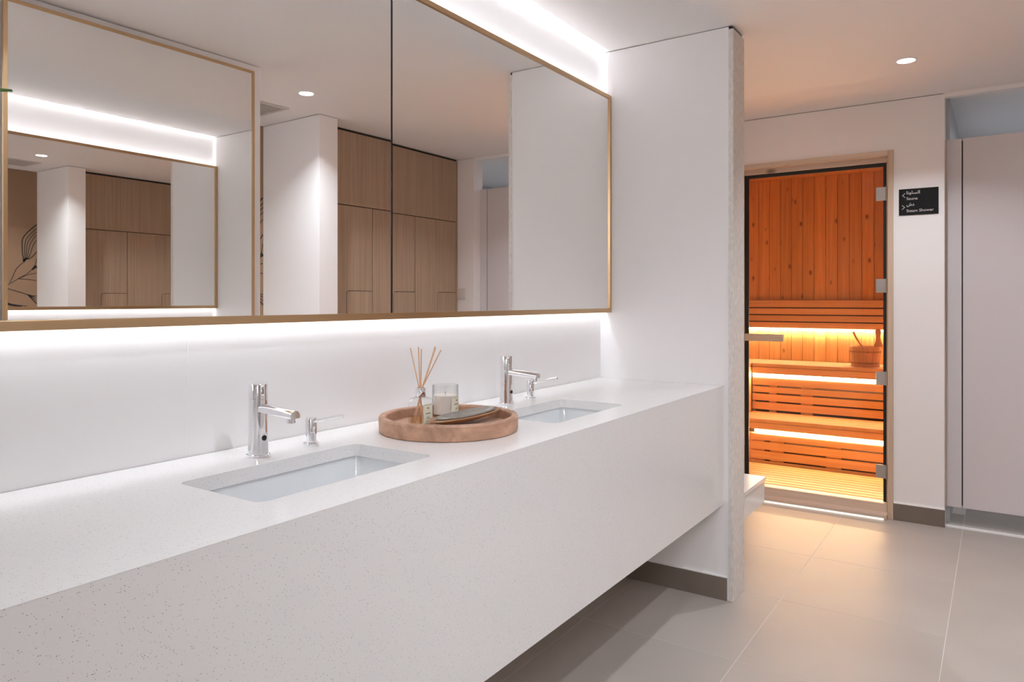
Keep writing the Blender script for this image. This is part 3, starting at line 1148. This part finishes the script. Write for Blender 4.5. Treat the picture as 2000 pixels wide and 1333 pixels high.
lx = -SGW / 2 + 0.197 * SGW
text_part('\uFE8E\uFEE7\uFEED\uFE8E\uFEB4\uFEDF\uFE8D', 'arabic_text', lx, SGH / 2 - 0.0295, 0.024, 0.066, 0.0004)
text_part('Sauna', 'latin_text', lx, SGH / 2 - 0.0620, 0.0215, 0.055, 0.0001)
text_part('\uFEB5\uFEA9', 'arabic_text', lx, SGH / 2 - 0.0955, 0.024, 0.038, 0.0004)
text_part('Steam Shower', 'latin_text', lx, SGH / 2 - 0.1305, 0.0215, 0.133, 0.0001)
for sgn, zc_ in ((1, SGH / 2 - 0.036), (-1, SGH / 2 - 0.103)):
    bm = bmesh.new()
    ax = -SGW / 2 + 0.122 * SGW
    w_, h_, t_ = 0.0075, 0.0135, 0.0022
    pts = [(-w_, 0), (w_, h_), (w_ + t_ * 0.2, h_ - t_ * 1.5), (-w_ + t_ * 1.9, 0), (w_ + t_ * 0.2, -h_ + t_ * 1.5), (w_, -h_)]
    pts = [(ax + sgn * p[0], zc_ + p[1]) for p in pts]
    quads = [(0, 1, 2, 3), (0, 3, 4, 5)]
    va = [bm.verts.new((p[0], -0.0054, p[1])) for p in pts]
    vb = [bm.verts.new((p[0], -0.0049, p[1])) for p in pts]
    for q in quads:
        bm.faces.new([va[i] for i in q])
        bm.faces.new([vb[i] for i in reversed(q)])
    for i in range(6):
        j = (i + 1) % 6
        bm.faces.new((va[i], vb[i], vb[j], va[j]))
    bmesh.ops.recalc_face_normals(bm, faces=bm.faces[:])
    obj('arrow', bm, 'sign_white', sg)

# ================================================================== SAUNA INSIDE
def slat_run(name, parent, x0, x1, y0, y1, z0, z1, mat='bench_wood', bev=0.002):
    return box(name, (x0, x1, y0, y1, z0, z1), mat, parent, bev, parent.location)


BX0, BX1 = -0.095, SX1 - 0.022
# upper bench
ub = thing('upper_bench', 'upper sauna bench with a glowing strip under its front edge', 'bench', (0.5, 5.8, 0))
zu = 0.752
for k in range(4):
    w = (6.23 - 5.80) / 4
    slat_run('seat_slat', ub, BX0, BX1, 5.80 + k * w + 0.003, 5.80 + (k + 1) * w - 0.003, zu - 0.026, zu)
slat_run('fascia', ub, BX0, BX1, 5.795, 5.82, zu - 0.078, zu - 0.027)
slat_run('led_strip', ub, BX0 + 0.005, BX1, 5.803, 5.812, 0.646, 0.672, 'led_sauna', 0)
zs = [0.642, 0.577, 0.520, 0.455, 0.385]
for a, b in zip(zs, zs[1:]):
    slat_run('front_slat', ub, BX0, BX1, 5.805, 5.823, b + 0.0065, a - 0.0065 if a != zs[0] else a)
for a, b in ((0.030, 0.084), (0.266, 0.350), (-0.095, -0.08)):
    slat_run('batten', ub, a, b, 5.824, 5.85, 0.30, 0.645, 'bench_wood')
slat_run('void_shade', ub, BX0, BX1, 5.90, 5.91, 0.02, 0.70, 'sauna_dark', 0)  # dark sheet standing in for the shaded void behind the slats
# lower bench
lb_ = thing('lower_bench', 'lower sauna step bench with a glowing strip under its front edge', 'bench', (0.5, 5.42, 0))
zl = 0.376
for k in range(4):
    w = (5.80 - 5.42) / 4
    slat_run('seat_slat', lb_, -0.09, BX1, 5.42 + k * w + 0.002, 5.42 + (k + 1) * w - 0.002, zl - 0.026, zl)
slat_run('fascia', lb_, -0.09, BX1, 5.415, 5.44, zl - 0.072, zl - 0.027)
slat_run('led_strip', lb_, 0.03, BX1, 5.423, 5.432, 0.271, 0.298, 'led_sauna', 0)
zs = [0.268, 0.215, 0.147, 0.076, 0.014]
for a, b in zip(zs, zs[1:]):
    slat_run('front_slat', lb_, 0.0, BX1, 5.425, 5.443, b + 0.006, a - 0.006 if a != zs[0] else a)
for a, b in ((-0.02, 0.092), (0.136, 0.226), (0.517, 0.612)):
    slat_run('batten', lb_, a, b, 5.444, 5.47, 0.0, 0.27, 'bench_wood')
slat_run('void_shade', lb_, -0.09, BX1, 5.52, 5.53, 0.0, 0.33, 'sauna_dark', 0)  # dark sheet for the shade in the lower bench gaps
# side bench along the left wall
sb_ = thing('side_bench', 'left side sauna bench with boards running toward the back wall', 'bench', (-0.3, 5.2, 0))
for k in range(5):
    w = 0.5 / 5
    slat_run('seat_slat', sb_, -0.598 + k * w + 0.003, -0.598 + (k + 1) * w - 0.003, 5.15, 6.23, zu - 0.026, zu, 'bench_wood_long')
slat_run('side_panel', sb_, -0.118, -0.098, 5.15, 5.79, 0.012, zu - 0.027, 'bench_wood_long')
# backrest
br = thing('backrest_rack', 'slatted sauna backrest on the board wall with a glowing strip below', 'backrest', (0.5, 6.2, 1.0))
zr = [(1.192, 1.249), (1.134, 1.182), (1.077, 1.124), (1.022, 1.067)]
for a, b in zr:
    slat_run('back_slat', br, SX0 + 0.02, BX1, 6.19, 6.208, a, b)
for x in (-0.35, 0.25, 0.85):
    slat_run('upright', br, x, x + 0.04, 6.212, 6.232, 1.03, 1.245)
slat_run('led_strip', br, SX0 + 0.05, BX1, 6.196, 6.206, 1.006, 1.017, 'led_backrest', 0)
slat_run('gap_shade_board', br, SX0 + 0.02, BX1, 6.2085, 6.2115, 1.016, 1.246, 'sauna_dark', 0)  # added dark sheet so gaps between back slats read as shade
# duckboard floor
dk = thing('duckboard', 'slatted timber duckboard on the sauna floor', 'floor grating', (0.5, 5.08, 0.012))
bmd = bmesh.new()
L2 = (BX1 + 0.09) / 2
add_box(bmd, -L2, L2, -0.0275, 0.0275, -0.012, 0.012, 0.0025)
d0 = None
for k in range(10):
    loc = (BX1 - L2 - 0.5, 4.78 + k * 0.064 - 5.08, 0.036)
    if d0 is None:
        d0 = obj('floor_slat', bmd, 'bench_wood', dk, loc=loc)
    else:
        dup(d0, dk, loc)
for x in (0.0, 0.5, 1.0):
    slat_run('bearer', dk, x, x + 0.04, 4.76, 5.40, 0.0125, 0.0355, 'bench_wood_long')

# bucket and ladle
bk = thing('sauna_bucket', 'wooden sauna bucket with a tall grip stave on the upper bench', 'bucket', (0.690, 6.0, zu))
NS = 14
for k in range(NS):
    a0, a1 = 2 * math.pi * k / NS, 2 * math.pi * (k + 1) / NS
    g_ = 0.012
    bm = bmesh.new()
    ring = []
    for z, ro in ((0.0, 0.093), (0.15, 0.112)):
        ri = ro - 0.012
        for r_ in (ro, ri):
            for a in (a0 + g_, (a0 + a1) / 2, a1 - g_):
                ring.append(bm.verts.new((r_ * math.cos(a), r_ * math.sin(a), z)))
    v = ring
    for q in ((0, 1, 7, 6), (1, 2, 8, 7), (5, 4, 10, 11), (4, 3, 9, 10), (0, 6, 9, 3), (2, 5, 11, 8), (6, 7, 10, 9), (7, 8, 11, 10), (1, 0, 3, 4), (2, 1, 4, 5)):
        bm.faces.new([v[i] for i in q])
    bmesh.ops.recalc_face_normals(bm, faces=bm.faces[:])
    obj('stave', bm, 'bucket_wood', bk)
bm = bmesh.new()
add_lathe(bm, [(0.098, 0.004), (0.098, 0.012)], seg=32)
obj('bottom', bm, 'bucket_wood', bk)
for z in (0.028, 0.112):
    ro = 0.093 + 0.019 * z / 0.15
    bm = bmesh.new()
    add_lathe(bm, [(ro - 0.001, z - 0.005), (ro + 0.0035, z - 0.005), (ro + 0.0045, z + 0.005), (ro - 0.001, z + 0.005)], seg=36, cap=False)
    obj('hoop', bm, 'dish_wood', bk, True)
# grip stave (rises on the right)
prof = [(-0.03, 0.13), (-0.03, 0.16), (-0.018, 0.19), (-0.014, 0.225), (-0.019, 0.25), (-0.02, 0.268), (-0.010, 0.281), (0.010, 0.281), (0.02, 0.268), (0.019, 0.25), (0.014, 0.225), (0.018, 0.19), (0.03, 0.16), (0.03, 0.13)]
bm = bmesh.new()
add_prism(bm, prof, -0.008, 0.008, 1)
gs = obj('grip_stave', bm, 'bucket_wood', bk, loc=(0.080, 0.055, 0.0))
gs.rotation_euler = (0, 0, math.radians(15))
ld = thing('sauna_ladle', 'wooden ladle leaning in the sauna bucket', 'ladle', (0.69, 6.0, zu + 0.012))
bm = bmesh.new()
add_tube(bm, [(0.015, 0.0, 0.02), (-0.012, -0.03, 0.13), (-0.055, -0.045, 0.20), (-0.075, -0.05, 0.248)], [0.006, 0.006, 0.0075, 0.0085], 12)
obj('ladle_handle', bm, 'bucket_wood', ld, True)
bm = bmesh.new()
add_lathe(bm, [(0.012, 0.0), (0.03, 0.006), (0.036, 0.03), (0.033, 0.03), (0.027, 0.009), (0.002, 0.005)], cx=0.02, seg=28)
obj('ladle_bowl', bm, 'bucket_wood', ld, True)

# ================================================================== CUBICLE FRONT AND STEAM ROOM
cb = thing('cubicle_partition', 'pale lilac-grey cubicle front with a full door right of the sauna sign', 'partition', (XS1, 4.70, 0.10))
CZ0, CZ1 = 0.10, 2.145


def cbox(name, dims, mat='cubicle_panel', bev=0.0012):
    return box(name, dims, mat, cb, bev, cb.location)


cbox('pilaster', (XS1 + 0.006, 1.3545, 4.700, 4.718, CZ0, CZ1))
cbox('door_panel', (1.3605, 1.9885, 4.700, 4.718, CZ0, CZ1))
cbox('pilaster', (1.9945, 2.058, 4.700, 4.718, CZ0, CZ1))
cbox('rebate', (1.335, 1.375, 4.7182, 4.724, CZ0 + 0.01, CZ1 - 0.01), 'gap_shade')
cbox('rebate', (1.975, 2.010, 4.7182, 4.724, CZ0 + 0.01, CZ1 - 0.01), 'gap_shade')
cbox('wall_channel', (XS1 - 0.001, XS1 + 0.006, 4.698, 4.722, CZ0, CZ1), 'frame_pine')
thr = struct('trim_8', (XS1, 2.06, 4.640, 4.672, 0.0, 0.006), 'joint_white')
area('steam_light', (1.95, 5.5, HC - 0.03), (0.3, 0.3), (0, 0, 0), 5.0, (0.95, 0.97, 1.0), 170)
st = thing('ceiling_panel_light', 'cool flat ceiling light inside the steam shower, hidden by the cubicle front', 'ceiling light', (1.95, 5.5, HC))
bm = bmesh.new()
add_box(bm, -0.16, 0.16, -0.16, 0.16, -0.02, 0.0, 0.002)
obj('housing', bm, 'vent_white', st)

# ================================================================== CUPBOARDS (seen in the mirror)
CY0, CY1 = 3.083, 4.608
cup = thing('storage_cupboard', 'wall of flush light oak cupboards with finger-grip panels, reflected in the mirror', 'cupboard', (XCUP, CY0, 0.0))
co = cup.location
box('carcass', (XCUP + 0.02, 2.82, CY0, CY1, 0.08, 2.375), 'gap_shade', cup, 0, co)
box('plinth', (XCUP + 0.04, 2.82, CY0, CY1, 0.0, 0.08), 'baseboard', cup, 0, co)
box('shadow_gap', (XCUP + 0.012, XCUP + 0.10, CY0, CY1, 2.3755, HC - 0.001), 'gap_shade', cup, 0, co)
zm = 1.882
box('upper_front', (XCUP, XCUP + 0.019, CY0 + 0.002, CY1 - 0.022, zm + 0.003, 2.372), 'oak', cup, 0.001, co)
box('end_filler', (XCUP, XCUP + 0.019, CY1 - 0.020, CY1, 0.08, 2.372), 'oak', cup, 0.001, co)
vl = [CY0, 3.527, 4.093, 4.586]
gz = 1.314
GW = 0.232
for a, b in zip(vl, vl[1:]):
    ya, yb = a + 0.0024, b - 0.0024
    z0, z1 = 0.085, zm - 0.003
    # door outline with a rounded notch at the hinge-side bottom
    r = 0.022
    n0 = yb - GW
    pts = [(ya, z0), (n0, z0), (n0, gz - r)]
    for i in range(1, 7):
        t_ = math.radians(180 - 90 * i / 6)
        pts.append((n0 + r + r * math.cos(t_), gz - r + r * math.sin(t_)))
    pts += [(yb, gz), (yb, z1), (ya, z1)]
    bm = bmesh.new()
    add_prism(bm, [(p[0] - co.y, p[1]) for p in pts], 0.0, 0.019, 0)
    obj('cupboard_door', bm, 'oak', cup)
    n1, g1 = n0 + 0.0035, gz - 0.0035
    pts = [(n1, z0), (yb, z0), (yb, g1)]
    rr = r - 0.0035
    for i in range(0, 7):
        t_ = math.radians(90 + 90 * i / 6)
        pts.append((n1 + rr + rr * math.cos(t_), g1 - rr + rr * math.sin(t_)))
    bm = bmesh.new()
    add_prism(bm, [(p[0] - co.y, p[1]) for p in pts], 0.0, 0.019, 0)
    obj('grip_panel', bm, 'oak', cup)

# switch plate on the return wall
sw = thing('switch_plate', 'square white switch plate on the wall right of the oak cupboards', 'switch', (2.178, 4.61, 1.303))
bm = bmesh.new()
add_box(bm, -0.043, 0.043, -0.008, 0.0, -0.043, 0.043, 0.002)
pt_ = obj('plate', bm, 'switch_plate', sw)
bm = bmesh.new()
add_box(bm, -0.03, 0.03, -0.0105, -0.008, -0.03, 0.03, 0.001)
obj('rocker', bm, 'switch_plate', sw)

# ceiling vents (seen deep in the mirrors)
def vent(x, y, w, l, label):
    t = thing('ceiling_vent', label, 'vent', (x, y, HC), 'ceiling air vents')
    bm = bmesh.new()
    for a in ((-w / 2, w / 2, -l / 2, -l / 2 + 0.02), (-w / 2, w / 2, l / 2 - 0.02, l / 2), (-w / 2, -w / 2 + 0.02, -l / 2 + 0.02, l / 2 - 0.02), (w / 2 - 0.02, w / 2, -l / 2 + 0.02, l / 2 - 0.02)):
        add_box(bm, a[0], a[1], a[2], a[3], -0.008, 0.0)
    obj('frame', bm, 'vent_white', t)
    bm = bmesh.new()
    add_box(bm, -w / 2 + 0.02, w / 2 - 0.02, -l / 2 + 0.02, l / 2 - 0.02, -0.0015, -0.0003)
    obj('throat', bm, 'gap_shade', t)
    n_ = int((w - 0.04) / 0.03)
    for i in range(n_):
        x_ = -w / 2 + 0.02 + (i + 0.5) * (w - 0.04) / n_
        bm = bmesh.new()
        add_box(bm, x_ - 0.009, x_ + 0.009, -l / 2 + 0.02, l / 2 - 0.02, -0.006, -0.004)
        obj('louvre', bm, 'vent_white', t)
    return t


vent(2.24, 2.60, 0.28, 0.30, 'square louvred ceiling vent before the mural wall, deep in the mirror reflection')

# ---------------------------------------------------------------- mural drawing (flat print on the mural wall)
def px(u, v):
    return (2.653 + (u - 5) / 80.0 * 0.319 - 0.032, 1.19 + (600 - v) * 0.004371)


def zpx(x, y):
    return px(x / 4.76, 380 + y / 4.76)


def stroke(bm, pts, widths):
    P = [Vector((0, p[0], p[1])) for p in pts]
    L_, R_ = [], []
    for i, p in enumerate(P):
        d = (P[min(i + 1, len(P) - 1)] - P[max(i - 1, 0)])
        d = d.normalized() if d.length else Vector((0, 1, 0))
        nrm = Vector((0, -d.z, d.y))
        w = widths[0] + (widths[1] - widths[0]) * i / max(1, len(P) - 1)
        L_.append(bm.verts.new(p + nrm * w / 2))
        R_.append(bm.verts.new(p - nrm * w / 2))
    for i in range(len(P) - 1):
        bm.faces.new((L_[i], L_[i + 1], R_[i + 1], R_[i]))


def smooth_pts(pts, n=6):
    out = []
    P = [pts[0]] + list(pts) + [pts[-1]]
    for i in range(1, len(P) - 2):
        p0, p1, p2, p3 = P[i - 1], P[i], P[i + 1], P[i + 2]
        for k in range(n):
            t = k / n
            out.append(tuple(0.5 * (2 * p1[c] + (p2[c] - p0[c]) * t + (2 * p0[c] - 5 * p1[c] + 4 * p2[c] - p3[c]) * t * t + (3 * p1[c] - p0[c] - 3 * p2[c] + p3[c]) * t ** 3) for c in (0, 1)))
    out.append(pts[-1])
    return out


STROKES = [
    ([(-260, 1010), (-120, 940), (20, 885), (80, 858), (160, 820), (230, 775), (300, 735), (350, 690), (380, 655), (400, 580), (430, 480)], 6, 5),
    ([(150, 815), (180, 750), (200, 700), (235, 655), (285, 610)], 6, 6),
    ([(280, 610), (266, 540), (262, 440), (268, 395), (300, 345), (350, 295), (400, 250), (460, 200)], 8, 9),
    ([(286, 600), (285, 520), (292, 430), (320, 370), (400, 290), (470, 240)], 6, 6),
    ([(296, 595), (300, 540), (310, 450), (340, 385), (400, 320), (480, 280)], 6, 6),
    ([(305, 592), (318, 530), (335, 455), (365, 395), (400, 355), (485, 320)], 6, 6),
    ([(315, 588), (338, 540), (360, 470), (385, 420), (410, 400), (485, 370)], 6, 6),
    ([(320, 590), (350, 570), (380, 540), (405, 505), (450, 440), (470, 420)], 7, 8),
    ([(225, 780), (300, 745), (350, 730), (400, 720), (460, 712)], 5, 5),
    ([(225, 780), (300, 782), (400, 792), (470, 800)], 5, 6),
    ([(80, 858), (170, 885), (240, 905), (300, 925), (330, 935)], 6, 7),
    ([(320, 930), (360, 940), (400, 940), (470, 945)], 9, 5),
    ([(330, 938), (370, 950), (400, 960), (470, 975)], 8, 5),
    ([(335, 942), (370, 965), (400, 985), (470, 1015)], 8, 5),
    ([(318, 930), (360, 975), (395, 1010), (450, 1060)], 10, 8),
    ([(20, 990), (90, 1000), (160, 1018), (240, 1030), (310, 1040)], 3, 5),
    ([(120, 1012), (160, 1025), (210, 1036), (260, 1040)], 24, 8),
    ([(60, 435), (58, 520), (62, 600), (64, 690), (50, 760), (20, 815), (-40, 860)], 8, 5),
    ([(35, 440), (30, 520), (35, 600), (40, 690), (25, 760), (-10, 810)], 6, 5),
    ([(20, 465), (55, 440)], 10, 30),
    ([(0, 610), (30, 610), (60, 603), (92, 598)], 40, 4),
    ([(275, 612), (292, 590), (318, 580)], 26, 14),
    ([(355, 690), (380, 665), (402, 650)], 10, 34),
]
mu = None
for shift in (0.0, -0.62, -1.30):
    bm = bmesh.new()
    for pts, w0, w1 in STROKES:
        q = [zpx(*p) for p in smooth_pts(pts)]
        q = [(min(p[0], 2.935) + shift, p[1] + (0.18 if shift in (-0.62, -2.1) else 0.0)) for p in q]
        # drop the parts that would run past the corner of the wall
        q2 = []
        for p in q:
            q2.append(p)
            if p[0] - shift >= 2.934:
                break
        if len(q2) > 1:
            stroke(bm, q2, (w0 * 0.00092, w1 * 0.00092))
    o = obj('line_drawing', bm, 'mural_ink', wall_mural)
    o.location = (-0.0512, -wall_mural.location.y, -wall_mural.location.z)
